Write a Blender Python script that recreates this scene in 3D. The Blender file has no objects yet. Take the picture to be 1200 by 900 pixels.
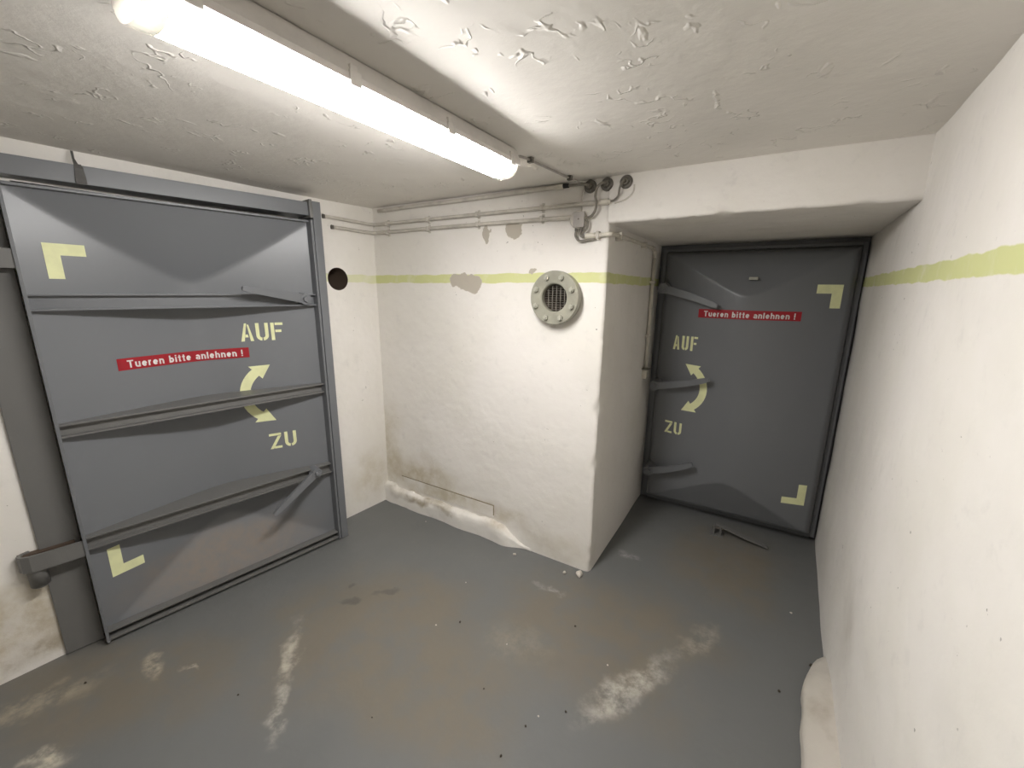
import bpy, bmesh, math, random
from mathutils import Vector, Matrix, noise
from mathutils.geometry import tessellate_polygon

scene = bpy.context.scene
COL = scene.collection

# ------------------------------------------------------------------ camera
YAW, PIT, ROL, CAMH, FPX = 0.548, -0.2218, 0.0106, 1.6549, 486.1
fw = Vector((-math.sin(YAW) * math.cos(PIT), math.cos(YAW) * math.cos(PIT), math.sin(PIT)))
rt = Vector((math.cos(YAW), math.sin(YAW), 0))
up = rt.cross(fw)
r2 = rt * math.cos(ROL) + up * math.sin(ROL)
u2 = -rt * math.sin(ROL) + up * math.cos(ROL)
cam = bpy.data.cameras.new('camera')
cam.sensor_width = 36.0
cam.lens = 36.0 * FPX / 1200.0
cam.clip_start = 0.01
cam_o = bpy.data.objects.new('camera', cam)
COL.objects.link(cam_o)
M = Matrix((r2, u2, -fw)).transposed().to_4x4()
M.translation = Vector((0, 0, CAMH))
cam_o.matrix_world = M
scene.camera = cam_o

# ------------------------------------------------------------------ light and exposure
world = bpy.data.worlds.new('world')
scene.world = world
world.use_nodes = True
world.node_tree.nodes['Background'].inputs[0].default_value = (0.8, 0.85, 0.9, 1)
world.node_tree.nodes['Background'].inputs[1].default_value = 0.0
LAMP_STRENGTH = 10.0
LAMP_COLOR = (1.0, 0.98, 0.96)
vs = scene.view_settings
vs.view_transform = 'Standard'
vs.look = 'None'
vs.gamma = 1.0
vs.use_curve_mapping = False
vs.exposure = 3.0

# ------------------------------------------------------------------ room dimensions (metres)
H = 2.2
XL, YB, TL = -2.4503, 2.1186, 0.0683      # left wall meets back wall here; its angle
XR, TR = 0.4152, 0.0379                   # right wall
XB, YD, ZL = -0.7368, 3.1664, 1.9857      # recess corner, door plane, lintel underside
YREAR = -1.7
S1, S2 = 1.696, 1.749                     # luminous stripe
eL = Vector((math.sin(TL), math.cos(TL), 0))
nL = Vector((math.cos(TL), -math.sin(TL), 0))


def LW(s, off, z):
    return Vector((XL, YB, 0)) + eL * s + nL * off + Vector((0, 0, z))


def xr_at(y):
    return XR + (y - YB) * math.tan(TR)


# ------------------------------------------------------------------ node helper
class NM:
    def __init__(self, name, rough=0.6, metallic=0.0, spec=0.5):
        self.m = bpy.data.materials.new(name)
        self.m.use_nodes = True
        self.nt = self.m.node_tree
        self.b = self.nt.nodes['Principled BSDF']
        self.b.inputs['Roughness'].default_value = rough
        self.b.inputs['Metallic'].default_value = metallic
        self.b.inputs['Specular IOR Level'].default_value = spec
        self.g = None

    def n(self, t, **k):
        nd = self.nt.nodes.new(t)
        for a, v in k.items():
            setattr(nd, a, v)
        return nd

    def link(self, a, b):
        self.nt.links.new(a, b)

    def setin(self, sock, v):
        if isinstance(v, bpy.types.NodeSocket):
            self.link(v, sock)
        elif isinstance(v, (tuple, list)) and len(v) == 3 and sock.type == 'RGBA':
            sock.default_value = (*v, 1)
        else:
            sock.default_value = v

    def pos(self):
        if self.g is None:
            self.g = self.n('ShaderNodeNewGeometry').outputs['Position']
        return self.g

    def mapping(self, vec, loc=(0, 0, 0), rot=(0, 0, 0), sc=(1, 1, 1), typ='POINT'):
        m = self.n('ShaderNodeMapping', vector_type=typ)
        self.link(vec, m.inputs[0])
        m.inputs['Location'].default_value = loc
        m.inputs['Rotation'].default_value = rot
        m.inputs['Scale'].default_value = sc
        return m.outputs[0]

    def noise(self, scale, detail=4, rough=0.55, vec=None, dist=0.0):
        t = self.n('ShaderNodeTexNoise')
        self.link(vec or self.pos(), t.inputs['Vector'])
        t.inputs['Scale'].default_value = scale
        t.inputs['Detail'].default_value = detail
        t.inputs['Roughness'].default_value = rough
        t.inputs['Distortion'].default_value = dist
        return t.outputs[0]

    def noisevec(self, scale, amp, vec=None):
        t = self.n('ShaderNodeTexNoise')
        self.link(vec or self.pos(), t.inputs['Vector'])
        t.inputs['Scale'].default_value = scale
        t.inputs['Detail'].default_value = 5
        v = self.n('ShaderNodeVectorMath', operation='SUBTRACT')
        self.link(t.outputs[1], v.inputs[0])
        v.inputs[1].default_value = (.5, .5, .5)
        w = self.n('ShaderNodeVectorMath', operation='MULTIPLY_ADD')
        self.link(v.outputs[0], w.inputs[0])
        w.inputs[1].default_value = (amp, amp, amp)
        self.link(vec or self.pos(), w.inputs[2])
        return w.outputs[0]

    def rng(self, v, a, b, c=0.0, d=1.0, smooth=True):
        m = self.n('ShaderNodeMapRange')
        m.interpolation_type = 'SMOOTHSTEP' if smooth else 'LINEAR'
        self.setin(m.inputs['Value'], v)
        m.inputs['From Min'].default_value = a
        m.inputs['From Max'].default_value = b
        m.inputs['To Min'].default_value = c
        m.inputs['To Max'].default_value = d
        return m.outputs[0]

    def math(self, op, a, b=0.0):
        m = self.n('ShaderNodeMath', operation=op)
        self.setin(m.inputs[0], a)
        self.setin(m.inputs[1], b)
        return m.outputs[0]

    def mix(self, f, a, b):
        m = self.n('ShaderNodeMix', data_type='RGBA')
        self.setin(m.inputs[0], f)
        self.setin(m.inputs[6], a)
        self.setin(m.inputs[7], b)
        return m.outputs[2]

    def xyz(self, vec=None):
        s = self.n('ShaderNodeSeparateXYZ')
        self.link(vec or self.pos(), s.inputs[0])
        return s.outputs

    def blob(self, c, size, rot=0.0, warp=None, soft=0.5):
        """soft-edged patch of wear: centre c, half sizes, world axes"""
        v = self.mapping(warp or self.pos(), c, (0, 0, rot), size, 'TEXTURE')
        l = self.n('ShaderNodeVectorMath', operation='LENGTH')
        self.link(v, l.inputs[0])
        return self.rng(l.outputs['Value'], 1.0, soft, 0, 1)

    def bump(self, hgt, strength=0.3, dist=0.01, prev=None):
        b = self.n('ShaderNodeBump')
        b.inputs['Strength'].default_value = strength
        b.inputs['Distance'].default_value = dist
        self.link(hgt, b.inputs['Height'])
        if prev:
            self.link(prev, b.inputs['Normal'])
        return b.outputs[0]

    def done(self, color=None, normal=None, rough=None):
        if color is not None:
            self.setin(self.b.inputs['Base Color'], color)
        if normal is not None:
            self.link(normal, self.b.inputs['Normal'])
        if rough is not None:
            self.setin(self.b.inputs['Roughness'], rough)
        return self.m


# ------------------------------------------------------------------ materials
STRIPE = (0.66, 0.68, 0.33)


def plaster(name, stripe=None, peel=None, stains=(), base=(0.86, 0.826, 0.782), bumpk=1.0):
    k = NM(name, 0.75, spec=0.25)
    big = k.noise(1.6, 5, 0.6)
    col = k.mix(k.rng(big, 0.35, 0.7), base, tuple(c * f for c, f in zip(base, (0.95, 0.95, 0.925))))
    fine = k.noise(14, 6, 0.65)
    col = k.mix(k.math('MULTIPLY', k.rng(fine, 0.56, 0.72), 0.3), col, tuple(c * 0.8 for c in base))
    speck = k.noise(55, 2, 0.5)
    smask = k.math('MULTIPLY', k.rng(speck, 0.745, 0.77), k.rng(k.noise(3, 2), 0.45, 0.65))
    col = k.mix(k.math('MULTIPLY', smask, 0.8), col, (0.16, 0.14, 0.11))
    if stripe:
        w = k.noisevec(9, 0.025)
        z = k.xyz(w)[2]
        m = k.math('MULTIPLY', k.rng(z, S1 - .002, S1 + .003), k.rng(z, S2 + .003, S2 - .002))
        if isinstance(stripe, float):      # fades where worn
            m = k.math('MULTIPLY', m, stripe)
        m = k.math('MULTIPLY', m, k.rng(k.noise(11, 4), 0.25, 0.5, 0.6, 1.0))
        if peel:
            pw = k.noisevec(7, 0.16)
            for c, sz in peel:
                pm = k.blob(c, sz, 0, pw, 0.93)
                m = k.math('MULTIPLY', m, k.math('SUBTRACT', 1.0, pm))
                col = k.mix(pm, col, (0.50, 0.455, 0.38))
        col = k.mix(m, col, STRIPE)
    wp = k.noisevec(4, 0.35)
    for c, sz, tint, amt in stains:
        pm = k.blob(c, sz, 0, wp, 0.1)
        pm = k.math('MULTIPLY', pm, k.rng(k.noise(9, 6, 0.7), 0.3, 0.65, 0.3, 1.0))
        col = k.mix(k.math('MULTIPLY', pm, amt), col, tint)
    n1 = k.bump(k.noise(3.2, 3), 0.32 * bumpk, 0.05)
    n2 = k.bump(k.noise(26, 6, 0.6), 0.13 * bumpk, 0.012, n1)
    return k.done(col, n2)


M_BACK = plaster('plaster_back', True,
                 peel=[((-1.63, YB, 1.705), (.13, .3, .055)), ((-1.30, YB, 2.0), (.045, .3, .035)),
                       ((-1.47, YB, 1.965), (.03, .3, .06)), ((-1.17, YB, 1.77), (.03, .3, .015))],
                 stains=[((-2.1, YB, .30), (.55, .3, .22), (0.50, 0.42, 0.26), .75),
                         ((-2.40, YB, .45), (.16, .3, .5), (0.52, 0.45, 0.30), .55),
                         ((-1.4, YB, .18), (.35, .3, .12), (0.50, 0.43, 0.29), .6),
                         ((-1.0, YB, .10), (.4, .3, .15), (0.52, 0.46, 0.34), .4)])
M_LINTEL = plaster('plaster_lintel', False, bumpk=1.4)
M_LEFT = plaster('plaster_left', 0.6,
                 stains=[((-2.57, .2, .22), (.3, .5, .25), (0.48, 0.40, 0.26), .8),
                         ((-2.57, .25, .05), (.3, .4, .10), (0.36, 0.30, 0.2), .8),
                         ((-2.45, 1.95, .25), (.2, .25, .3), (0.52, 0.45, 0.31), .55)])
M_RIGHT = plaster('plaster_right', True,
                  stains=[((.40, 1.8, .40), (.2, .22, .26), (0.50, 0.46, 0.40), .5)])
M_PLAIN = plaster('plaster_plain', False)


def ceiling_mat():
    k = NM('plaster_ceiling', 0.62, spec=0.3)
    base = (0.85, 0.815, 0.76)
    col = k.mix(k.rng(k.noise(1.3, 5), 0.35, 0.7), base, (0.77, 0.735, 0.68))
    # troweled relief: curling ridges in places, soft undulation all over
    w = k.noisevec(2.5, 0.25)
    rn = k.noise(10.5, 2, 0.5, vec=w)
    ridge = k.rng(k.math('ABSOLUTE', k.math('SUBTRACT', rn, 0.5)), 0.030, 0.0)
    mask = k.rng(k.noise(5.5, 3, vec=k.mapping(k.pos(), (3, 1, 0))), 0.55, 0.66)
    ridge = k.math('MULTIPLY', ridge, mask)
    dab = k.math('MULTIPLY', k.rng(k.noise(17, 2, vec=k.mapping(w, (5, 2, 1), (0, 0, .7), (1, .35, 1))), 0.66, 0.74), 0.8)
    n1 = k.bump(k.noise(3.0, 3, 0.5), 0.25, 0.05)
    n2 = k.bump(k.math('ADD', ridge, dab), 0.6, 0.010, n1)
    n3 = k.bump(k.noise(40, 5, 0.6), 0.25, 0.006, n2)
    return k.done(col, n3)


M_CEIL = ceiling_mat()


def floor_mat():
    k = NM('floor_paint', 0.45, spec=0.35)
    grey = (0.158, 0.161, 0.157)
    brown = (0.185, 0.165, 0.132)
    tan = (0.36, 0.315, 0.235)
    w = k.noisevec(2.2, 0.55)
    w2 = k.noisevec(9, 0.16)
    worn = None
    for c, sz, r in [((-.55, 1.75, 0), (.75, .55, 1), .3), ((-.05, 2.65, 0), (.45, .6, 1), 0),
                     ((-1.5, 1.15, 0), (.8, .6, 1), .4), ((-2.2, .35, 0), (.7, .35, 1), .6),
                     ((-1.05, 1.1, 0), (.6, .5, 1), 0.3)]:
        b = k.blob(c, sz, r, w, 0.35)
        worn = b if worn is None else k.math('MAXIMUM', worn, b)
    worn = k.math('MULTIPLY', worn, k.rng(k.noise(5, 7, 0.65), 0.32, 0.6, 0.35, 1))
    col = k.mix(worn, grey, brown)
    col = k.mix(k.rng(k.noise(2.5, 6, .7), 0.55, 0.8, 0, .35), col, (0.13, 0.125, 0.11))
    # pale scuffs and plaster smears
    scr = k.rng(k.noise(13, 7, 0.72), 0.34, 0.68)
    for c, sz, r, tint, a in [
            ((-.32, 1.50, 0), (.40, .085, 1), 1.12, (0.52, 0.49, 0.43), .9),
            ((-.10, 1.93, 0), (.22, .07, 1), 1.1, (0.40, 0.365, 0.30), .75),
            ((-1.70, .84, 0), (.30, .045, 1), -.70, (0.50, 0.46, 0.38), .9),
            ((-1.48, .64, 0), (.17, .05, 1), -.70, (0.55, 0.52, 0.45), .8),
            ((-2.16, .47, 0), (.10, .05, 1), -.25, (0.55, 0.48, 0.36), 1.0),
            ((-2.02, .55, 0), (.05, .02, 1), .4, (0.55, 0.5, 0.4), .9),
            ((-.88, 1.87, 0), (.13, .035, 1), .1, (0.45, 0.44, 0.41), .8),
            ((-.58, 2.42, 0), (.10, .06, 1), .2, (0.45, 0.44, 0.42), .85),
            ((-.85, 1.45, 0), (.24, .15, 1), .2, (0.29, 0.262, 0.21), .6),
            ((-2.35, .15, 0), (.3, .1, 1), 1.2, tan, .95),
            ((-2.02, .12, 0), (.12, .05, 1), .6, (0.6, .55, .44), .95)]:
        pm = k.math('MULTIPLY', k.blob(c, sz, r, w2, 0.2), scr)
        col = k.mix(k.math('MULTIPLY', pm, a), col, tint)
    for c, sz, r in [((-1.74, 1.21, 0), (.06, .03, 1), .6), ((-1.64, 1.35, 0), (.08, .03, 1), .7),
                     ((-1.83, 1.27, 0), (.03, .025, 1), 0)]:
        col = k.mix(k.math('MULTIPLY', k.blob(c, sz, r, w2, 0.4), .55), col, (0.07, 0.068, 0.06))
    rough = k.rng(k.noise(3, 5), 0.3, 0.7, 0.30, 0.55)
    n = k.bump(k.noise(7, 5, .6), 0.18, 0.015)
    return k.done(col, n, rough)


M_FLOOR = floor_mat()


def steel(name, c, rough=0.38, wear=0.12):
    k = NM(name, rough, spec=0.45)
    col = k.mix(k.rng(k.noise(2.2, 3, .5), .3, .75, 0, wear), c, tuple(x * 0.78 for x in c))
    n = k.bump(k.noise(3, 2), 0.05, 0.01)
    return k.done(col, n, rough)


M_STEEL = steel('grey_steel_paint', (0.168, 0.174, 0.184), 0.34)
M_STEEL2 = steel('grey_steel_paint_dusty', (0.165, 0.162, 0.155), 0.42)


def door_plate_mat():
    k = NM('grey_steel_plate', 0.32, spec=0.5)
    c = (0.178, 0.185, 0.197)
    col = k.mix(k.rng(k.noise(2, 3, .5), .3, .75, 0, .12), c, tuple(x * 0.78 for x in c))
    dust_refl = k.blob((-2.40, .95, .16), (.5, .62, .20), -.16, k.noisevec(6, .18), .3)  # rust dust, with the floor's brownish reflection put into its colour
    dust_refl = k.math('MULTIPLY', dust_refl, k.rng(k.noise(18, 6, .7), .3, .65, .4, .95))
    col = k.mix(dust_refl, col, (0.24, 0.205, 0.175))
    n = k.bump(k.noise(3, 2), 0.05, 0.01)
    return k.done(col, n, .30)


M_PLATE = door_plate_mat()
M_RUST = steel('rusty_steel', (0.095, 0.066, 0.048), 0.7, .6)


def flat(name, c, rough=0.6, spec=0.3, nscale=30, var=.15, bump=0.0):
    k = NM(name, rough, spec=spec)
    col = k.mix(k.rng(k.noise(nscale, 4), .35, .7, 0, 1), c, tuple(x * (1 - var) for x in c))
    nn = k.bump(k.noise(nscale, 4), bump, .01) if bump else None
    return k.done(col, nn)


M_LUM = flat('luminous_paint', (0.84, 0.85, 0.50), .55, .25, 18, .10)
M_RED = flat('red_sign', (0.36, 0.012, 0.022), .35, .4, 20, .12)
M_WHITE = flat('white_print', (0.78, 0.74, 0.72), .45, .3)
M_COND = flat('painted_conduit', (0.64, 0.60, 0.535), .5, .35, 15, .2, .1)
M_CONDW = flat('pale_conduit', (0.66, 0.62, 0.54), .45, .35, 15, .15)
M_GREYPL = flat('grey_plastic', (0.42, 0.39, 0.36), .5, .35)
M_CABLE = flat('grey_cable', (0.25, 0.23, 0.195), .55, .3)
M_GLAND = flat('grey_gland', (0.17, 0.155, 0.13), .5, .4, 60, .4)
M_RUBBER = flat('black_rubber', (0.03, 0.03, 0.03), .6, .3)
M_FLANGE = flat('flange_paint', (0.35, 0.34, 0.275), .38, .45, 12, .2, .15)
M_BOLT = flat('flange_bolt', (0.46, 0.45, 0.38), .35, .5, 25, .2)
M_HOUS = flat('lamp_housing', (0.76, 0.73, 0.70), .45, .4, 10, .1)
M_CLIP = flat('lamp_clip', (0.78, 0.75, 0.71), .35, .45)
M_CRUMB = flat('plaster_crumb', (0.78, 0.72, 0.64), .8, .2, 60, .25, .3)
M_GRIT = flat('dark_grit', (0.06, 0.05, 0.035), .8, .2)
M_SOOT = flat('grimy_strap', (0.13, 0.125, 0.12), .7, .2)


def lamp_cover_mat():
    k = NM('lit_lamp_cover', 0.3, spec=0.4)
    k.b.inputs['Base Color'].default_value = (0.9, 0.9, 0.88, 1)
    k.b.inputs['Emission Color'].default_value = (*LAMP_COLOR, 1)
    k.b.inputs['Emission Strength'].default_value = LAMP_STRENGTH
    return k.m


M_LIT = lamp_cover_mat()


def clear_mat():
    k = NM('clear_plastic', 0.18, spec=0.5)
    k.b.inputs['Base Color'].default_value = (0.88, 0.87, 0.83, 1)
    k.b.inputs['Transmission Weight'].default_value = 0.2
    k.b.inputs['IOR'].default_value = 1.2
    return k.m


M_CLEAR = clear_mat()


# ------------------------------------------------------------------ mesh helpers
def obj(name, bm, mat, parent=None, smooth=False, kind=None):
    me = bpy.data.meshes.new(name)
    bmesh.ops.recalc_face_normals(bm, faces=bm.faces[:])
    if kind == 'structure' and name != 'wall_rear':
        inside = Vector((-.3, 1.0, 1.1)) if name != 'wall_recess' else Vector((-.2, 2.6, 1.0))
        bm.faces.ensure_lookup_table()
        tot = sum(f.normal.dot(inside - f.calc_center_median()) * f.calc_area() for f in bm.faces)
        if tot < 0 and name.startswith(('wall', 'floor', 'ceil')) and name != 'wall_recess':
            bmesh.ops.reverse_faces(bm, faces=bm.faces[:])
    bm.to_mesh(me)
    bm.free()
    if smooth:
        for p in me.polygons:
            p.use_smooth = True
    me.materials.append(mat)
    o = bpy.data.objects.new(name, me)
    COL.objects.link(o)
    if parent:
        o.parent = parent
    if kind:
        o['kind'] = kind
    return o


def empty(name, loc=(0, 0, 0), rotz=0.0):
    o = bpy.data.objects.new(name, None)
    o.empty_display_size = 0.1
    COL.objects.link(o)
    o.location = loc
    o.rotation_euler = (0, 0, rotz)
    return o


def tag(o, label, cat, group=None, kind=None):
    o['label'] = label
    o['category'] = cat
    if group:
        o['group'] = group
    if kind:
        o['kind'] = kind
    return o


def box(bm, x0, x1, y0, y1, z0, z1, bev=0.0):
    r = bmesh.ops.create_cube(bm, size=1.0)
    vs_ = r['verts']
    for v in vs_:
        v.co = Vector((x0 + (v.co.x + .5) * (x1 - x0), y0 + (v.co.y + .5) * (y1 - y0), z0 + (v.co.z + .5) * (z1 - z0)))
    if bev:
        es = list({e for v in vs_ for e in v.link_edges})
        bmesh.ops.bevel(bm, geom=es, offset=bev, segments=2, affect='EDGES', profile=0.6)
    return bm


def nb(*a, **k):
    return box(bmesh.new(), *a, **k)


def cyl(bm, p0, p1, r0, r1=None, seg=20, caps=True):
    p0, p1 = Vector(p0), Vector(p1)
    r1 = r0 if r1 is None else r1
    d = p1 - p0
    q = d.to_track_quat('Z', 'Y').to_matrix().to_4x4()
    q.translation = (p0 + p1) / 2
    bmesh.ops.create_cone(bm, cap_ends=caps, segments=seg, radius1=r0, radius2=r1, depth=d.length, matrix=q)
    return bm


def tube(bm, pts, r, seg=10, sub=6):
    """smooth tube through control points (Catmull-Rom)"""
    P = [Vector(p) for p in pts]
    if sub > 1 and len(P) > 2:
        Q = []
        for i in range(len(P) - 1):
            a, b, c, d = P[max(i - 1, 0)], P[i], P[i + 1], P[min(i + 2, len(P) - 1)]
            for j in range(sub):
                t = j / sub
                Q.append(0.5 * ((2 * b) + (c - a) * t + (2 * a - 5 * b + 4 * c - d) * t * t + (3 * b - a - 3 * c + d) * t ** 3))
        Q.append(P[-1])
        P = Q
    rings = []
    prev = None
    for i, p in enumerate(P):
        t = (P[min(i + 1, len(P) - 1)] - P[max(i - 1, 0)]).normalized()
        if prev is None:
            ref = Vector((0, 0, 1)) if abs(t.z) < .9 else Vector((1, 0, 0))
            x = ref.cross(t).normalized()
        else:
            x = (prev - t * prev.dot(t)).normalized()
        prev = x
        y = t.cross(x)
        rings.append([bm.verts.new(p + (x * math.cos(2 * math.pi * k / seg) + y * math.sin(2 * math.pi * k / seg)) * r) for k in range(seg)])
    for a, b in zip(rings, rings[1:]):
        for k in range(seg):
            bm.faces.new((a[k], a[(k + 1) % seg], b[(k + 1) % seg], b[k]))
    bm.faces.new(rings[0][::-1])
    bm.faces.new(rings[-1])
    return bm


def lathe(bm, prof, seg=48, mat=Matrix()):
    """profile of (radius, height), revolved about local Z"""
    rings = []
    for r, z in prof:
        rings.append([bm.verts.new(mat @ Vector((r * math.cos(2 * math.pi * k / seg), r * math.sin(2 * math.pi * k / seg), z))) for k in range(seg)])
    for a, b in zip(rings, rings[1:]):
        for k in range(seg):
            bm.faces.new((a[k], a[(k + 1) % seg], b[(k + 1) % seg], b[k]))
    return bm


def nz(x, y, z, s=1.0):
    return noise.noise(Vector((x * s, y * s, z * s)))


def grid_surface(bm, us, vsq, fn):
    R = [[bm.verts.new(fn(u, v)) for v in vsq] for u in us]
    for i in range(len(us) - 1):
        for j in range(len(vsq) - 1):
            bm.faces.new((R[i][j], R[i + 1][j], R[i + 1][j + 1], R[i][j + 1]))
    return bm


def lin(a, b, n):
    return [a + (b - a) * i / n for i in range(n + 1)]


# ------------------------------------------------------------------ room shell
def floor_fn(x, y):
    return Vector((x, y, 0.003 * nz(x, y, 0.3, 2.0) - 0.003))


obj('floor', grid_surface(bmesh.new(), lin(-3.3, 0.9, 60), lin(YREAR - .1, YD + .55, 70), floor_fn), M_FLOOR, smooth=True, kind='structure')


def ceil_fn(x, y):
    return Vector((x, y, H + 0.006 * nz(x, y, 1.3, 1.7)))


obj('ceiling', grid_surface(bmesh.new(), lin(-3.3, 0.9, 60), lin(YREAR - .1, YD + .55, 70), ceil_fn), M_CEIL, smooth=True, kind='structure')


# back wall with its worn outer corner, then the side of the door recess
def back_wall(side):
    bm = bmesh.new()
    if side:
        prof = [(XB, YB + .012, 1)] + [(XB, y, 0) for y in lin(YB + .03, YD + .38, 16)]
    else:
        prof = [(x, YB, 0) for x in lin(XL - .06, XB - .03, 40)]
        prof += [(XB - .012, YB, 1), (XB - .004, YB + .004, 1), (XB, YB + .012, 1)]
    zs = lin(-.02, H + .03, 110)

    def fn(i, z):
        x, y, c = prof[i]
        w = 0.004 * nz(x, y, z, 2.3)
        if not side and i < 41:
            y += w
        else:
            x += w
        if c:
            ch = max(0, nz(1.3, 7.7, z, 9.0) - .08) * .022 + .003 * nz(2, 3, z, 40)
            x -= ch
            y += ch
        return Vector((x, y, z))
    grid_surface(bm, list(range(len(prof))), zs, fn)
    if not side:                           # opening for the flanged pipe, covered by its ring
        c = Vector((-1.0, YB, 1.618))
        bmesh.ops.delete(bm, geom=[f for f in bm.faces if (f.calc_center_median() - c).length < .10], context='FACES')
    return bm


obj('wall_back', back_wall(False), M_BACK, smooth=True, kind='structure')
obj('wall_recess_side', back_wall(True), M_BACK, smooth=True, kind='structure')


def lintel():
    """front face, worn lower arris and underside above the door recess"""
    bm = bmesh.new()
    x0, x1 = XB - .004, XR + .12
    prof = [(YB - .008, z, 0) for z in lin(H + .02, ZL + .03, 8)]
    prof += [(YB - .008, ZL + .012, 1), (YB - .004, ZL + .003, 1), (YB + .005, ZL, 1)]
    prof += [(y, ZL, 0) for y in lin(YB + .03, YD + .38, 16)]

    def fn(x, i):
        y, z, c = prof[int(i)]
        w = .004 * nz(x, y, z, 2.6)
        if i < 10:
            y += w
        else:
            z += w
        if c:
            ch = max(0, nz(x, 3.1, z, 11.0) - .1) * .02 + .0025 * nz(x, 1, 1, 45)
            z += ch
            y += ch
        return Vector((x, y, z))
    grid_surface(bm, lin(x0, x1, 90), list(range(len(prof))), fn)
    for y0, y1, z0, z1 in []:
        pass
    return bm


obj('wall_lintel', lintel(), M_LINTEL, smooth=True, kind='structure')


def right_wall():
    def fn(y, z):
        x = xr_at(y) + .008 * nz(1.0, y, z, 1.6) + .004 * nz(4, y, z, 4)
        return Vector((x, y, z))
    return grid_surface(bmesh.new(), lin(YREAR - .05, YD + .42, 100), lin(-.02, H + .03, 50), fn)


obj('wall_right', right_wall(), M_RIGHT, smooth=True, kind='structure')


# left wall with the door opening and the round pipe hole
HOLE_S, HOLE_Z, HOLE_R = -0.303, 1.717, 0.073
OPEN0, OPEN1, OPENZ = -1.66, -0.62, 2.05


def left_wall():
    bm = bmesh.new()
    s_rear = -(YB - YREAR) / math.cos(TL) - .1
    outer = [(s_rear, -.02), (OPEN0, -.02), (OPEN0, OPENZ), (OPEN1, OPENZ), (OPEN1, -.02), (.06, -.02), (.06, H + .03), (s_rear, H + .03)]
    hole = [(HOLE_S + HOLE_R * math.cos(-2 * math.pi * k / 40), HOLE_Z + HOLE_R * math.sin(-2 * math.pi * k / 40)) for k in range(40)]
    flatp = outer + hole
    tris = tessellate_polygon([[Vector((a, b, 0)) for a, b in outer], [Vector((a, b, 0)) for a, b in hole]])
    V = [bm.verts.new(LW(s, 0, z)) for s, z in flatp]
    for t in tris:
        try:
            bm.faces.new([V[i] for i in t])
        except ValueError:
            pass
    # reveals of the opening
    D = -.45
    for (a, b), (c, d) in zip(outer[1:4], outer[2:5]):
        bm.faces.new([bm.verts.new(LW(*q)) for q in ((a, 0, b), (c, 0, d), (c, D, d), (a, D, b))])
    return bm


o = obj('wall_left', left_wall(), M_LEFT, kind='structure')
obj('pipe_hole_lining', lathe(bmesh.new(), [(HOLE_R, 0.0), (HOLE_R - .002, -.02), (HOLE_R - .003, -.35), (0.0005, -.35)], 40,
    Matrix.Translation(LW(HOLE_S, 0, HOLE_Z)) @ nL.to_track_quat('Z', 'Y').to_matrix().to_4x4()), M_RUST, o, True)
# closed end of the passage behind the open leaf
bm = bmesh.new()
bm.faces.new([bm.verts.new(LW(*q)) for q in ((OPEN0 - .05, -.45, -.02), (OPEN1 + .05, -.45, -.02), (OPEN1 + .05, -.45, 2.1), (OPEN0 - .05, -.45, 2.1))])
obj('wall_passage', bm, M_PLAIN, kind='structure')
obj('wall_rear', nb(-3.3, .7, YREAR - .1, YREAR, -.02, H + .03), M_PLAIN, kind='structure')
obj('wall_recess', nb(XB - .1, XR + .2, YD + .34, YD + .4, -.02, ZL + .05), M_PLAIN, kind='structure')


# ------------------------------------------------------------------ plaster foot of the back wall
def foot_back():
    bm = bmesh.new()
    xs = lin(XL - .03, -1.13, 80)
    N = 9

    def fn(x, j):
        t = min(1, max(0, (-1.17 - x) / .22))
        t = t * t * (3 - 2 * t)
        hgt = (.122 + .012 * nz(x, 0, 0, 6) + .01 * nz(x, 5, 0, 19)) * (.15 + .85 * t)
        dep = (.042 + .012 * nz(x, 2, 0, 5)) * (0.1 + .9 * t) + .02 * math.exp(-((x + 1.30) / .08) ** 2)
        if x < XL + .1:
            hgt += .03
        pr = [(0.0, -.02), (0.0, .3), (.03, .62), (.10, .84), (.25, .95), (.5, 1.0), (.8, 1.02), (1.05, 1.03), (1.4, 1.03), (1.6, .9)][j]
        y = YB - dep * (1 - pr[0]) + .004 * nz(x, j * .7, 1, 14)
        z = hgt * pr[1] + (.006 * nz(x, j, 3, 12) if j > 1 else 0)
        return Vector((x, y, z))
    return grid_surface(bm, xs, list(range(N + 1)), fn)


bb = obj('baseboard_back', foot_back(), plaster('plaster_foot', False, stains=[((-2.0, YB, .13), (.6, .3, .05), (.33, .27, .17), .8), ((-1.35, YB, .1), (.2, .3, .06), (.45, .38, .27), .7)], bumpk=2.2), smooth=True, kind='structure')
bm = bmesh.new()
box(bm, -2.27, -1.43, YB - .0035, YB + .01, .150, .235, .001)
obj('plaster_patch', bm, plaster('plaster_patch', False, stains=[((-1.9, YB, .19), (.7, .3, .12), (.5, .43, .28), .7)]), bb)


M_GROOVE = flat('dirty_groove_shade', (0.30, 0.25, 0.17), .9, .1)  # for dark strips: the groove's shadow line put in with its dirt
obj('groove', nb(-2.29, -1.425, YB - .0045, YB + .01, .2352, .2395), M_GROOVE, bb)
obj('groove', nb(-1.4298, -1.4255, YB - .0045, YB + .01, .165, .2350), M_GROOVE, bb)


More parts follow.
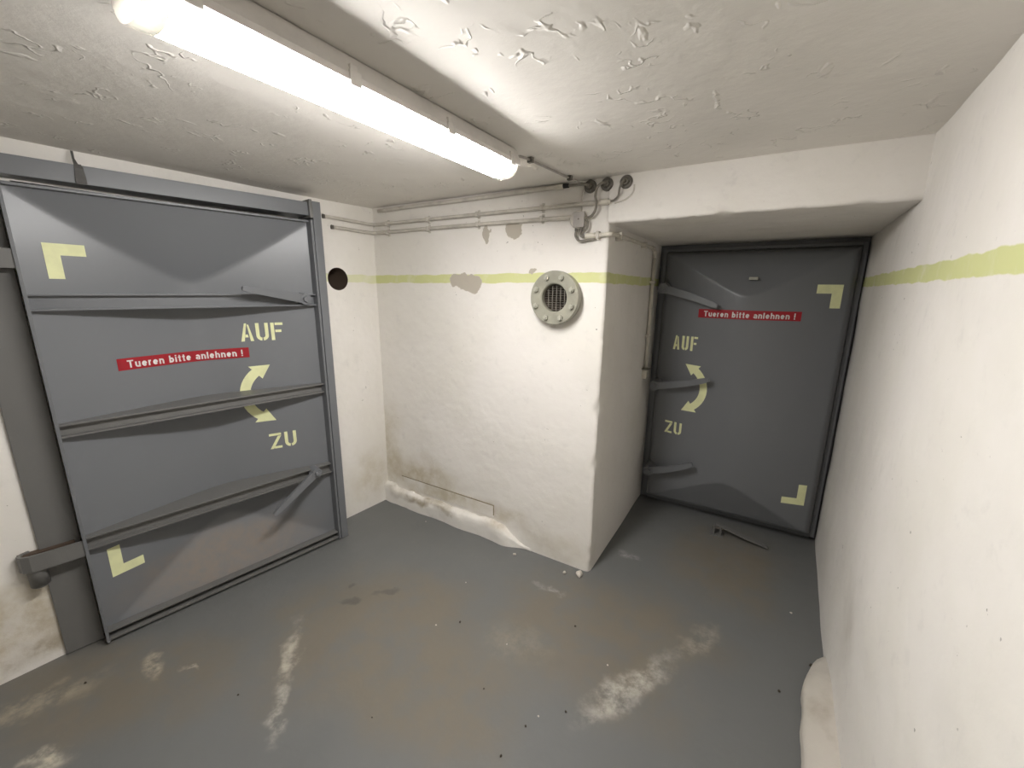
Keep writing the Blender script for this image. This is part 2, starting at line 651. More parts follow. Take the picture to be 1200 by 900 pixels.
# plaster kerb at the foot of the right wall
def kerb_right():
    bm = bmesh.new()
    ys = lin(2.13, -1.6, 90)

    def fn(y, j):
        t = min(1, max(0, (2.12 - y) / .27))
        t = math.sqrt(t) if t > 0 else 0
        w = xr_at(y)
        dep = .095 * t + .006 * nz(y, 0, 2, 7) * t
        hi = (.025 + .065 * t) * (1 + .12 * nz(y, 4, 0, 6))
        lo = .045 * t + .004
        pr = [(0, -.02), (0, lo * .5), (.03, lo * .9), (.12, lo * 1.08), (.4, lo * .55 + hi * .5), (.75, lo * .2 + hi * .82), (1.0, hi), (1.25, hi * 1.1)][j]
        return Vector((w - dep * (1 - pr[0]) + .003 * nz(y, j, 2, 11) * t, y, pr[1]))
    return grid_surface(bm, ys, list(range(8)), fn)


obj('baseboard_right', kerb_right(), plaster('plaster_kerb', False, base=(.60, .56, .50), stains=[((.37, 1.55, .07), (.06, .6, .06), (.36, .31, .24), .8), ((.33, 1.0, .05), (.2, .5, .1), (.42, .37, .3), .6)], bumpk=2), smooth=True, kind='structure')


# ------------------------------------------------------------------ dished steel doors
class Dish:
    """local x across, z up, y into the wall; sgn=+1 hollow, -1 bulging towards the room"""
    def __init__(self, w, z0, z1, edge_y, depth, sgn, hip=.34, lip=0.0):
        self.lip = lip
        self.w, self.z0, self.z1, self.ey, self.d, self.s, self.hip = w, z0, z1, edge_y, depth, sgn, hip

    def y(self, a, z):
        t = min(1, max(0, a / self.w))
        q = abs(2 * t - 1)
        wv = .13
        c = 1 - (math.sqrt(q * q + wv * wv) - wv) / (math.sqrt(1 + wv * wv) - wv)
        tp = (self.z1 - z) / self.hip
        bt = (z - self.z0) / self.hip
        k = .009
        v = -k * math.log(math.exp(-c / k) + math.exp(-max(tp, 0) / k) + math.exp(-max(bt, 0) / k))
        y = self.ey + self.s * self.d * max(0, v)
        if self.lip:                       # rounded return along the edges
            e = min(1, max(0, min(a, self.w - a, z - self.z0, self.z1 - z) / .045))
            y += self.lip * (1 - math.sqrt(max(0, 1 - (1 - e) ** 2)))
        return y

    def plate(self, nx=90, nz_=150):
        return grid_surface(bmesh.new(), lin(0, self.w, nx), lin(self.z0, self.z1, nz_), lambda a, z: Vector((a, self.y(a, z), z)))

    def decal(self, name, polys, mat, parent, off=.0016, maxlen=.03, label=None):
        """flat outlines in (a,z) laid on the plate"""
        bm = bmesh.new()
        for poly in polys:
            f = bm.faces.new([bm.verts.new((a, 0, z)) for a, z in poly])
        return self.lay(bm, name, mat, parent, off, maxlen)

    def lay(self, bm, name, mat, parent, off=.0016, maxlen=.03):
        bmesh.ops.triangulate(bm, faces=bm.faces[:])
        for _ in range(4):
            es = [e for e in bm.edges if e.calc_length() > maxlen]
            if not es:
                break
            bmesh.ops.subdivide_edges(bm, edges=es, cuts=1, use_grid_fill=False)
            bmesh.ops.triangulate(bm, faces=[f for f in bm.faces if len(f.verts) > 3])
        for v in bm.verts:
            v.co.y = self.y(v.co.x, v.co.z) - off
        bm.normal_update()
        for f in bm.faces:
            if f.normal.y > 0:
                f.normal_flip()

        return obj_keep(name, bm, mat, parent)


def obj_keep(name, bm, mat, parent):
    me = bpy.data.meshes.new(name)
    bm.to_mesh(me)
    bm.free()
    me.materials.append(mat)
    o = bpy.data.objects.new(name, me)
    COL.objects.link(o)
    o.parent = parent
    return o


def stroke(p, q, w):
    (x0, z0), (x1, z1) = p, q
    dx, dz = x1 - x0, z1 - z0
    l = math.hypot(dx, dz)
    ox, oz = -dz / l * w / 2, dx / l * w / 2
    return [(x0 + ox, z0 + oz), (x1 + ox, z1 + oz), (x1 - ox, z1 - oz), (x0 - ox, z0 - oz)]


def arcband(cx, cz, r0, r1, a0, a1, n=8):
    out = []
    for i in range(n):
        t0, t1 = (math.radians(a0 + (a1 - a0) * j / n) for j in (i, i + 1))
        out.append([(cx + r0 * math.cos(t0), cz + r0 * math.sin(t0)), (cx + r1 * math.cos(t0), cz + r1 * math.sin(t0)),
                    (cx + r1 * math.cos(t1), cz + r1 * math.sin(t1)), (cx + r0 * math.cos(t1), cz + r0 * math.sin(t1))])
    return out


def letter(ch, x, z, w, h, t, shear=0.0):
    """stencil letters with their bridges"""
    P = []
    if ch == 'A':
        P += [[(x, z), (x + t * .95, z), (x + w * .5 + t * .1, z + h), (x + w * .5 - t * .5, z + h)]]
        P += [[(x + w, z), (x + w - t * .95, z), (x + w * .5 + t * .2, z + h * .93), (x + w * .5 + t * .62, z + h * .93)]]
        P += [[(x + w * .34, z + h * .22), (x + w * .60, z + h * .22), (x + w * .56, z + h * .38), (x + w * .38, z + h * .38)]]
    if ch == 'U':
        r = w / 2
        P += [[(x, z + r), (x + t, z + r), (x + t, z + h), (x, z + h)], [(x + w - t, z + r), (x + w, z + r), (x + w, z + h), (x + w - t, z + h)]]
        P += arcband(x + r, z + r, r - t, r, 180, 262, 5) + arcband(x + r, z + r, r - t, r, 278, 360, 5)
    if ch == 'F':
        P += [[(x, z), (x + t, z), (x + t, z + h), (x, z + h)]]
        P += [[(x + t * 1.25, z + h - t * .85), (x + w, z + h - t * .85), (x + w, z + h), (x + t * 1.25, z + h)]]
        P += [[(x + t * 1.25, z + h * .45), (x + w * .85, z + h * .45), (x + w * .85, z + h * .45 + t * .85), (x + t * 1.25, z + h * .45 + t * .85)]]
    if ch == 'Z':
        P += [[(x, z + h - t * .85), (x + w, z + h - t * .85), (x + w, z + h), (x, z + h)]]
        P += [[(x, z), (x + t * 1.05, z), (x + w, z + h - t * 1.05), (x + w - t * 1.05, z + h - t * 1.05)]]
        P += [[(x + t * 1.35, z), (x + w, z), (x + w, z + t * .85), (x + t * 1.0 + .004, z + t * .85)]]
    return P


def word(txt, x, z, w, h, t, gap):
    n = len(txt)
    lw = (w - gap * (n - 1)) / n
    P = []
    for i, c in enumerate(txt):
        P += letter(c, x + i * (lw + gap), z, lw, h, t)
    return P


def corner_mark(x, z, sx, sz, lx, lz, t):
    """L of two bars; (x,z) the outer corner, arms run along sx, sz"""
    return [[(x, z), (x + sx * lx, z), (x + sx * lx, z + sz * t), (x, z + sz * t)],
            [(x, z + sz * t), (x + sx * t, z + sz * t), (x + sx * t, z + sz * lz), (x, z + sz * lz)]]


def swing_arrow(cx, cz, r0, r1, side):
    """double-headed arc, bulging to side (-1 left, +1 right)"""
    P = []
    f = (lambda a: a) if side < 0 else (lambda a: 180 - a)
    P += arcband(cx, cz, r0, r1, f(127), f(233), 14)
    rm = (r0 + r1) / 2
    hw = (r1 - r0) * .98
    for base, tip in ((129, 100), (231, 260)):
        tb, tt = math.radians(f(base)), math.radians(f(tip))
        P.append([(cx + (rm - hw) * math.cos(tb), cz + (rm - hw) * math.sin(tb)),
                  (cx + (rm + hw) * math.cos(tb), cz + (rm + hw) * math.sin(tb)),
                  (cx + rm * 1.04 * math.cos(tt), cz + rm * 1.04 * math.sin(tt))])
    return P


def glyph(ch, x, z, h):
    """bold sans letter of cap height h; returns outlines and advance"""
    t = h * .19
    xh = h * .73
    P = []

    def bar(x0, x1, z0, z1):
        P.append([(x + x0, z + z0), (x + x1, z + z0), (x + x1, z + z1), (x + x0, z + z1)])
    w = h * .56
    r = w / 2
    if ch == 'T':
        w = h * .66
        bar(0, w, h - t * .9, h)
        bar(w / 2 - t / 2, w / 2 + t / 2, 0, h - t * .9)
    elif ch == 'u':
        bar(w - t, w, 0, xh)
        bar(0, t, r, xh)
        P.extend(arcband(x + r, z + r, r - t, r, 180, 360, 8))
    elif ch in 'nh':
        bar(0, t, 0, h if ch == 'h' else xh)
        bar(w - t, w, 0, xh - r)
        P.extend(arcband(x + r, z + xh - r, r - t, r, 0, 180, 8))
    elif ch == 'r':
        w = h * .36
        bar(0, t, 0, xh)
        P.extend(arcband(x + r, z + xh - r, r - t, r, 80, 180, 5))
    elif ch == 'e':
        ry = xh / 2
        P.extend([[(x + r + (p - x - r), z + ry + (q - z - ry) * ry / r) for p, q in poly] for poly in arcband(x + r, z + ry, r - t, r, 0, 325, 12)])
        bar(t * .8, w - t * .3, ry - t * .42, ry + t * .42)
    elif ch == 'a':
        ry = xh * .30
        bar(w - t, w, 0, xh - r * .8)
        P.extend(arcband(x + r, z + xh - r, r - t, r, 0, 155, 7))
        P.extend([[(p, z + ry + (q - z - ry) * ry / r) for p, q in poly] for poly in arcband(x + r * .95, z + ry, r - t * 1.1, r * .95, 60, 330, 10)])
    elif ch == 'b':
        ry = xh / 2
        bar(0, t, 0, h)
        P.extend([[(p, z + ry + (q - z - ry) * ry / r) for p, q in poly] for poly in arcband(x + r, z + ry, r - t, r, -180, 180, 14)])
    elif ch == 'i':
        w = t
        bar(0, t, 0, xh)
        bar(0, t, h - t * .9, h)
    elif ch == 'l':
        w = t
        bar(0, t, 0, h)
    elif ch == 't':
        w = h * .36
        bar(w * .28, w * .28 + t, 0, h * .95)
        bar(0, w, xh - t * .8, xh)
        bar(w * .28 + t, w, 0, t * .8)
    elif ch == '!':
        w = t
        bar(0, t, h * .3, h)
        bar(0, t, 0, t)
    elif ch == ' ':
        w = h * .30
    return P, w + h * .15


def text_mesh(txt, x, z, w, h):
    cx, polys = 0.0, []
    for c in txt:
        p, adv = glyph(c, cx, 0, h)
        polys += p
        cx += adv
    k = w / cx
    bm = bmesh.new()
    for poly in polys:
        bm.faces.new([bm.verts.new((x + a * k, 0, z + b)) for a, b in poly])
    return bm


def sign(dish, x0, x1, z0, z1, parent):
    s = dish.decal('warning_sign', [[(x0, z0), (x1, z0), (x1, z1), (x0, z1)]], M_RED, parent, .0018, .02)
    s['label'] = 'red sign strip reading Tueren bitte anlehnen !'
    hh = z1 - z0
    b = text_mesh('Tueren bitte anlehnen !', x0 + .035, z0 + hh * .17, x1 - x0 - .06, hh * .64)
    dish.lay(b, 'sign_lettering', M_WHITE, s, .0034, .02)
    return s


def lever(parent, piv, tip, y_piv, y_tip, mat, wid=.042, boss_to=None, bend=0.0, name='lever'):
    """tapered flat bar on a round boss with a pin"""
    (x0, z0), (x1, z1) = piv, tip
    bm = bmesh.new()
    dx, dz = x1 - x0, z1 - z0
    L = math.hypot(dx, dz)
    ux, uz = dx / L, dz / L
    px, pz = -uz, ux
    N = 12
    rows = []
    for i in range(N + 1):
        t = i / N
        w = wid * (1 - .42 * t) / 2
        if i == 0:
            w *= .75
        if i == N:
            w *= .6
        y = y_piv + (y_tip - y_piv) * t
        bx = bend * math.sin(math.pi * t)
        c = Vector((x0 + dx * t + px * bx, y, z0 + dz * t + pz * bx))
        th = .009
        rows.append([bm.verts.new(c + Vector((px * a * w, b * th, pz * a * w))) for a, b in ((-1, -1), (1, -1), (1, 1), (-1, 1))])
    for a, b in zip(rows, rows[1:]):
        for k in range(4):
            bm.faces.new((a[k], a[(k + 1) % 4], b[(k + 1) % 4], b[k]))
    bm.faces.new(rows[0])
    bm.faces.new(rows[-1][::-1])
    lv = obj(name, bm, mat, parent)
    bt = boss_to if boss_to is not None else y_piv + .07
    bm = bmesh.new()
    cyl(bm, (x0, y_piv - .016, z0), (x0, bt, z0), wid * .62, wid * .70, 20)
    obj('boss', bm, mat, lv)
    bm = bmesh.new()
    cyl(bm, (x0, y_piv - .030, z0), (x0, y_piv - .012, z0), wid * .34, None, 6)
    obj('pivot_bolt', bm, mat, lv)
    return lv


# ---- door on the left wall (hollow side towards the room, ajar)
A0 = LW(-1.70, .10, 0)
B0 = LW(-.57, .21, 0)
ANG = math.atan2((B0 - A0).y, (B0 - A0).x)
d1 = empty('door_1', A0, ANG)
d1['kind'] = 'structure'
d1['label'] = 'ribbed grey steel shelter door, hollow side out, beside the round wall hole'
W1, Z1B, Z1T = 1.135, .012, 2.035
RIM = .008
dish1 = Dish(W1, Z1B + .02, Z1T - .012, .058, .135, +1)
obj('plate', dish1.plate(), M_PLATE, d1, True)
# rim of flat bars round the plate
obj('rim_bar', nb(-RIM, .004, 0, .085, Z1B, Z1T, .0015), M_STEEL, d1)
obj('rim_bar', nb(W1 - .006, W1 + .006, 0, .085, Z1B, Z1T, .0015), M_STEEL, d1)
obj('rim_bar', nb(.004, W1 - .006, .030, .085, Z1T - .012, Z1T, .0025), M_STEEL, d1)
obj('rim_bar', nb(.004, W1 - .006, .012, .085, Z1B, Z1B + .012, .0015), M_STEEL2, d1)


def rib(z0, z1, mat):
    """channel rib: web and two flanges, the backs of the flanges follow the plate"""
    r = empty('rib')
    r.parent = d1
    front, web = .026, .062
    for zc, th in ((z1 - .0035, .0035), (z0 + .0035, .0035)):
        bm = bmesh.new()
        n = 40
        xs = lin(.004, W1 - .006, n)
        rows = []
        for x in xs:
            yb_ = max(web, dish1.y(x, zc) + .002)
            rows.append([bm.verts.new((x, y, zc + s * th)) for y, s in ((front, -1), (front, 1), (yb_, 1), (yb_, -1))])
        for a, b in zip(rows, rows[1:]):
            for k in range(4):
                bm.faces.new((a[k], a[(k + 1) % 4], b[(k + 1) % 4], b[k]))
        bm.faces.new(rows[0])
        bm.faces.new(rows[-1][::-1])
        obj('flange', bm, mat, r)
    obj('web', nb(.004, W1 - .006, web - .006, web, z0 + .006, z1 - .006), mat, r)
    return r


rib(1.555, 1.622, M_STEEL)
rib(1.022, 1.080, M_STEEL2)
rib(.488, .550, M_STEEL2)
obj('bottom_rail', nb(.004, W1 - .006, .014, .060, .052, .060, .0015), M_STEEL2, d1)

for pol, lab in ((corner_mark(.074, 1.824, 1, -1, .125, .142, .047), 'pale yellow corner mark near the top hinge edge'),
                 (corner_mark(.060, .292, 1, 1, .122, .150, .046), 'pale yellow corner mark near the bottom hinge edge')):
    dish1.decal('corner_mark', pol, M_LUM, d1)['label'] = lab
sign(dish1, .228, .781, 1.270, 1.326, d1)
dish1.decal('stencil_lettering', word('AUF', .752, 1.360, .205, .100, .017, .012), M_LUM, d1)['label'] = 'pale yellow stencilled word AUF'
dish1.decal('stencil_lettering', word('ZU', .825, .703, .140, .096, .017, .016), M_LUM, d1)['label'] = 'pale yellow stencilled word ZU'
dish1.decal('swing_arrow', swing_arrow(.902, 1.05, .140, .190, -1), M_LUM, d1)['label'] = 'pale yellow curved double-headed arrow'
lever(d1, (1.062, 1.594), (.725, 1.652), .018, -.060, M_STEEL, .052, .062)
lever(d1, (1.025, .525), (.742, .378), .010, -.055, M_STEEL, .048, .062)


# hinge straps: flat bar standing off the wall, curled round a pin
def hinge(zc):
    bm = bmesh.new()
    pts = [(.0, .012), (-.06, .012), (-.12, .014), (-.165, .018), (-.188, .030), (-.196, .050), (-.186, .070), (-.165, .078)]
    rows = []
    for i, (x, y) in enumerate(pts):
        a, b = pts[max(i - 1, 0)], pts[min(i + 1, len(pts) - 1)]
        t = Vector((b[0] - a[0], b[1] - a[1])).normalized()
        nn = Vector((-t.y, t.x)) * .006
        rows.append([bm.verts.new((x + nn.x * s, y + nn.y * s, zc + q * .036)) for s, q in ((-1, -1), (1, -1), (1, 1), (-1, 1))])
    for a, b in zip(rows, rows[1:]):
        for k in range(4):
            bm.faces.new((a[k], a[(k + 1) % 4], b[(k + 1) % 4], b[k]))
    bm.faces.new(rows[0])
    bm.faces.new(rows[-1][::-1])
    h = obj('hinge', bm, M_STEEL2, d1)
    bm = bmesh.new()
    cyl(bm, (-.155, .048, zc - .115), (-.155, .048, zc + .022), .030, None, 24)
    cyl(bm, (-.155, .048, zc - .122), (-.155, .048, zc - .115), .024, .030, 24)
    obj('hinge_pin', bm, M_STEEL2, h, True)
    obj('hinge_block', nb(-.20, -.03, .050, .082, zc + .004, zc + .030), M_RUST, h)


hinge(.512)
hinge(1.755)

# steel frame of that door
t1 = empty('trim_1', A0, ANG)
t1['kind'] = 'structure'
t1['label'] = 'grey steel frame around the ribbed shelter door'
obj('top_beam', nb(-.16, 1.128, .018, .16, 2.058, 2.130, .003), M_STEEL, t1)
obj('hinge_jamb', nb(-.138, -.012, .072, .20, 0, 2.06, .003), M_STEEL2, t1)
obj('lock_jamb', nb(1.150, 1.196, .010, .26, .0, 2.138, .003), M_STEEL, t1)
bm = bmesh.new()
box(bm, 1.128, 1.146, .0, .10, 2.045, 2.145, .005)
obj('stop_tab', bm, M_STEEL2, t1)
bm = bmesh.new()
cyl(bm, (1.194, .10, 1.02), (1.222, .10, 1.02), .012, None, 6)
cyl(bm, (1.222, .10, 1.02), (1.228, .10, 1.02), .007, None, 10)
obj('stop_bolt', bm, M_GLAND, t1)
obj('sill', nb(-.012, 1.15, .05, .24, -.01, .010, .002), M_RUST, t1)

# ---- door in the recess (bulging side towards the room)
d2 = empty('door_2', (-.705, YD - .025, 0), 0)
d2['kind'] = 'structure'
d2['label'] = 'grey steel shelter door, bulging side out, closing the deep recess'
W2, Z2B, Z2T = 1.150, .03, 1.955
dish2 = Dish(W2 - .05, Z2B + .03, Z2T - .02, .03, .13, -1, .30, .10)


class Shift:
    pass


p2 = empty('leaf')
p2.parent = d2
p2.location = (.025, 0, 0)
plate2 = obj('plate', dish2.plate(150, 230), M_STEEL, p2, True)
obj('rim_bar', nb(-.025, .002, .10, .15, Z2B, Z2T, .002), M_STEEL, p2)
obj('rim_bar', nb(W2 - .052, W2 - .025, .10, .15, Z2B, Z2T, .002), M_STEEL, p2)
obj('rim_bar', nb(.002, W2 - .052, .10, .15, Z2T - .022, Z2T, .002), M_STEEL, p2)
obj('rim_bar', nb(.002, W2 - .052, .10, .15, Z2B, Z2B + .032, .002), M_STEEL, p2)
OX = -.705 + .025            # world x of the plate's own origin


def w2(polys):
    return [[(x - OX, z) for x, z in p] for p in polys]


for pol, lab in ((corner_mark(.352, 1.708, -1, -1, .128, .138, .052), 'pale yellow corner mark near the top hinge edge'),
                 (corner_mark(.350, .284, -1, 1, .130, .144, .046), 'pale yellow corner mark near the bottom hinge edge')):
    dish2.decal('corner_mark', w2(pol), M_LUM, d2)['label'] = lab
sg = sign(dish2, -.412 - OX, .168 - OX, 1.489, 1.546, d2)
dish2.decal('stencil_lettering', w2(word('AUF', -.562, 1.256, .165, .100, .0165, .014)), M_LUM, d2)['label'] = 'pale yellow stencilled word AUF'
dish2.decal('stencil_lettering', w2(word('ZU', -.568, .630, .124, .092, .0165, .014)), M_LUM, d2)['label'] = 'pale yellow stencilled word ZU'
dish2.decal('swing_arrow', w2(swing_arrow(-.492, .992, .142, .190, +1)), M_LUM, d2)['label'] = 'pale yellow curved double-headed arrow'
for c in d2.children:
    if c is not p2:
        c.location = (.025, 0, 0)
# small bracket near the top
bk = obj('keeper', nb(-.112 - OX - .024, -.112 - OX + .024, -.10, -.05, 1.735, 1.752, .002), M_BOLT, d2)
bk.location = (.025, 0, 0)
bk['label'] = 'small pale steel keeper'
for (a, b), (c, d), bend in (((-.648, 1.679), (-.292, 1.568), .006), ((-.648, .990), (-.287, 1.088), -.008), ((-.640, .330), (-.333, .475), -.012)):
    lv = lever(d2, (a + .705, b), (c + .705, d), -.085, -.150, M_STEEL, .056, .12, bend)
t2 = empty('trim_2', (-.705, YD + .13, 0), 0)
t2['kind'] = 'structure'
t2['label'] = 'grey steel frame behind the recessed door'
obj('jamb', nb(-.035, .03, .0, .2, 0, ZL - .002), M_STEEL, t2)
obj('jamb', nb(W2 - .02, W2 + .05, .0, .2, 0, ZL - .002), M_STEEL, t2)
obj('head', nb(.03, W2 - .02, .0, .2, 1.93, ZL - .002), M_STEEL, t2)
obj('sill', nb(.03, W2 - .02, -.01, .2, -.01, .035), M_STEEL, t2)


# ------------------------------------------------------------------ fluorescent lamp on the ceiling
LX, LY0, LY1 = -.975, .36, 1.52
lamp = tag(empty('fluorescent_lamp', (LX, (LY0 + LY1) / 2, H)), 'long lit fluorescent lamp with white cover fixed to the ceiling', 'lamp')
hl = (LY1 - LY0) / 2


def prof_sweep(prof, y0, y1, caps=True):
    bm = bmesh.new()
    a = [bm.verts.new((x, y0, z)) for x, z in prof]
    b = [bm.verts.new((x, y1, z)) for x, z in prof]
    n = len(prof)
    for k in range(n):
        bm.faces.new((a[k], a[(k + 1) % n], b[(k + 1) % n], b[k]))
    if caps:
        bm.faces.new(a)
        bm.faces.new(b[::-1])
    return bm


obj('housing', prof_sweep([(-.046, -.004), (.046, -.004), (.056, -.014), (.076, -.056), (.077, -.071), (.072, -.071), (.071, -.063), (-.071, -.063), (-.072, -.071), (-.077, -.071), (-.076, -.056), (-.056, -.014)], -hl, hl), M_HOUS, lamp)
cov = [(.0575, -.0635)] + [(.0575 * math.copysign(abs(math.cos(t)) ** .8, math.cos(t)), -.066 - .044 * math.sin(t)) for t in lin(0, math.pi, 18)] + [(-.0575, -.0635)]
obj('cover', prof_sweep(cov, -hl + .036, hl - .036), M_LIT, lamp)
for s in (-1, 1):
    y0, y1 = sorted((s * (hl - .0355), s * (hl + .004)))
    obj('end_cap', prof_sweep([(x * 1.04, z * 1.02 + .001) for x, z in cov], y0, y1), M_CLEAR, lamp)
for s in (-1, 1):
    for yy in (-.52, -.19, .16, .52):
        bm = bmesh.new()
        x0, x1 = sorted((s * .0615, s * .081))
        box(bm, x0, x1, yy - .016, yy + .016, -.080, -.048, .003)
        box(bm, *sorted((s * .060, s * .075)), yy - .010, yy + .010, -.052, -.034, .002)
        obj('clip', bm, M_CLIP, lamp)
bm = bmesh.new()
cyl(bm, (.035, hl, -.030), (.035, hl + .025, -.030), .010, None, 14)
obj('cable_entry', bm, M_CLIP, lamp)



# ------------------------------------------------------------------ pipe flange on the back wall
FX, FZ = -1.0, 1.618
fl = tag(empty('pipe_flange', (FX, YB, FZ)), 'round green-grey bolted pipe flange with dark grille on the back wall', 'pipe flange')
RX = Matrix.Rotation(math.pi / 2, 4, 'X')          # local Z -> -Y
obj('flange_ring', lathe(bmesh.new(), [(.085, .0), (.138, .0), (.138, .028), (.143, .032), (.143, .056), (.140, .060), (.080, .060), (.074, .054), (.072, .0)], 64, RX), M_FLANGE, fl)
obj('bore', lathe(bmesh.new(), [(.0718, .028), (.0712, .001), (.0712, -.45), (.0005, -.45)], 48, RX), M_RUST, fl, True)
for k in range(8):
    t = math.radians(22.5 + 45 * k)
    bm = bmesh.new()
    c = Vector((.114 * math.cos(t), 0, .114 * math.sin(t)))
    cyl(bm, c + Vector((0, -.059, 0)), c + Vector((0, -.074, 0)), .0155, .0145, 6)
    cyl(bm, c + Vector((0, -.074, 0)), c + Vector((0, -.080, 0)), .0085, .008, 12)
    obj('bolt', bm, M_BOLT, fl)
gr = empty('grille')
gr.parent = fl
for i in range(-2, 3):
    q = math.sqrt(.0715 ** 2 - (i * .024) ** 2) - .001
    obj('grille_bar', nb(i * .024 - .0022, i * .024 + .0022, -.026, -.020, -q, q), M_GLAND, gr)
for i in range(-5, 6):
    q = math.sqrt(.0715 ** 2 - (i * .0125) ** 2) - .001
    obj('grille_bar', nb(-q, q, -.0245, -.0215, i * .0125 - .0014, i * .0125 + .0014), M_GLAND, gr)

# ------------------------------------------------------------------ conduits, cables, junction box
RC = .0105
yc = YB - .018


def thing_tube(name, pts, r, mat, label, cat, group=None, sub=6, seg=12):
    o = obj(name, tube(bmesh.new(), pts, r, seg, sub), mat, None, True)
    return tag(o, label, cat, group)


def bend(p, q, r, rad=.03):
    pass


upper = [LW(-.372, .018, 2.098), LW(-.25, .018, 2.096), LW(-.12, .018, 2.093), LW(-.055, .020, 2.091), LW(-.030, .034, 2.091),
         Vector((XL + .055, yc - .004, 2.090)), Vector((XL + .10, yc, 2.090)), Vector((-1.6, yc, 2.088)), Vector((-1.0, yc, 2.086)), Vector((-.745, yc, 2.084))]
lower = [LW(-.318, .018, 2.040), LW(-.22, .018, 2.038), LW(-.12, .018, 2.036), LW(-.055, .020, 2.036), LW(-.030, .034, 2.036),
         Vector((XL + .055, yc - .004, 2.036)), Vector((XL + .10, yc, 2.036)), Vector((-1.6, yc, 2.033)), Vector((-1.2, yc, 2.030)), Vector((-.925, yc, 2.026))]


def conduit(pts, label, wallpt):
    c = tag(empty('conduit', wallpt), label, 'conduit', 'painted conduits on the back wall')
    o = obj('pipe', tube(bmesh.new(), [p - wallpt for p in pts], RC, 12, 6), M_COND, c, True)
    return c


cu1 = conduit(upper, 'long off-white conduit above another, from left wall towards round cable glands', Vector((-1.6, YB, 2.088)))
cu2 = conduit(lower, 'long off-white conduit running from left wall into the junction box', Vector((-1.6, YB, 2.033)))
# ragged ends in the left wall
for s_, z_, c_, p_ in ((-.378, 2.098, cu1, Vector((-1.6, YB, 2.088))), (-.324, 2.040, cu2, Vector((-1.6, YB, 2.033)))):
    bm = bmesh.new()
    cyl(bm, LW(s_ - .004, .012, z_) - p_, LW(s_ + .014, .012, z_) - p_, .014, .012, 10)
    obj('end_socket', bm, M_GLAND, c_)
# saddles, one pair at each fixing
for x in (-2.29, -1.92, -1.53, -1.105):
    for c_, p_, z_ in ((cu1, Vector((-1.6, YB, 2.088)), 2.088), (cu2, Vector((-1.6, YB, 2.033)), 2.032)):
        bm = bmesh.new()
        box(bm, x - .009, x + .009, YB - .033, YB + .003, z_ - .0145, z_ + .0145, .004)
        box(bm, x - .007, x + .007, YB - .008, YB + .003, z_ - .024, z_ + .024, .002)
        bmesh.ops.translate(bm, verts=bm.verts[:], vec=-p_)
        obj('saddle', bm, M_COND, c_)
bm = bmesh.new()
cyl(bm, (-.775 + 1.6, -.018, -.003), (-.738 + 1.6, -.018, -.004), .015, None, 14)
cyl(bm, (-.738 + 1.6, -.018, -.004), (-.728 + 1.6, -.018, -.004), .012, .009, 14)
obj('end_sleeve', bm, M_CONDW, cu1)

top = tag(empty('conduit', (-1.6, YB, 2.18)), 'off-white conduit tucked into the corner under the ceiling', 'conduit', 'painted conduits on the back wall')
obj('pipe', tube(bmesh.new(), [(-2.37 + 1.6, -.016, -.004), (-2.0 + 1.6, -.016, -.002), (-1.6 + 1.6, -.016, -.003), (-1.2 + 1.6, -.016, .0), (-1.0 + 1.6, -.016, .0)], .012, 12, 4), M_COND, top, True)
bm = bmesh.new()
cyl(bm, (-1.02 + 1.6, -.016, .0), (-.985 + 1.6, -.016, .001), .0145, None, 14)
obj('end_sleeve', bm, M_CONDW, top)
bm = bmesh.new()
cyl(bm, (-.985 + 1.6, -.016, .001), (-.955 + 1.6, -.016, .001), .0115, .010, 14)
obj('end_plug', bm, M_RUBBER, top)

# glands through the wall
GL = [(-.842, 'first', 'round grey cable gland below the ceiling, beside the end of the corner conduit'),
      (-.755, 'mid', 'round grey cable gland below the ceiling, middle one of three'),
      (-.660, 'last', 'round grey cable gland below the ceiling, farthest from the corner conduit')]
for x, _, lab in GL:
    g = tag(empty('cable_gland', (x, YB, 2.166)), lab, 'cable gland', 'cable glands under the ceiling')
    obj('collar', lathe(bmesh.new(), [(.031, 0), (.031, .012), (.027, .017), (.017, .018), (.016, .006), (.0005, .006)], 28, RX), M_GLAND, g)
    obj('nut', lathe(bmesh.new(), [(.016, .006), (.016, .026), (.0135, .030), (.008, .030), (.008, .010)], 6, RX), M_CABLE, g)

thing_tube('cable', [(-.842, YB - .012, 2.166), (-.846, YB - .045, 2.168), (-.87, YB - .045, 2.172), (-.91, YB - .022, 2.178), (-.958, YB - .016, 2.181)], .0065, M_CABLE,
           'short grey cable from the corner conduit into its gland', 'cable', 'loose cables by the glands')
thing_tube('cable', [(-.755, YB - .012, 2.166), (-.762, YB - .050, 2.166), (-.79, YB - .046, 2.150), (-.80, YB - .040, 2.115), (-.795, YB - .040, 2.085), (-.798, YB - .036, 2.05), (-.822, YB - .028, 2.022), (-.858, YB - .024, 2.018)], .0065, M_CABLE,
           'grey cable hanging from the middle gland into the junction box', 'cable', 'loose cables by the glands')
thing_tube('cable', [(-.660, YB - .012, 2.166), (-.668, YB - .045, 2.160), (-.682, YB - .036, 2.135), (-.69, YB - .026, 2.105), (-.712, YB - .020, 2.088), (-.735, YB - .018, 2.084)], .005, M_CABLE,
           'thin dark cable from the farthest gland into the open conduit end', 'cable', 'loose cables by the glands')
thing_tube('cable', [(-.868, YB - .010, 2.17), (-.882, YB - .010, 2.12), (-.886, YB - .010, 2.07), (-.886, YB - .012, 2.045)], .005, M_COND,
           'painted-over thin cable dropping behind the conduits to the junction box', 'cable', 'loose cables by the glands')
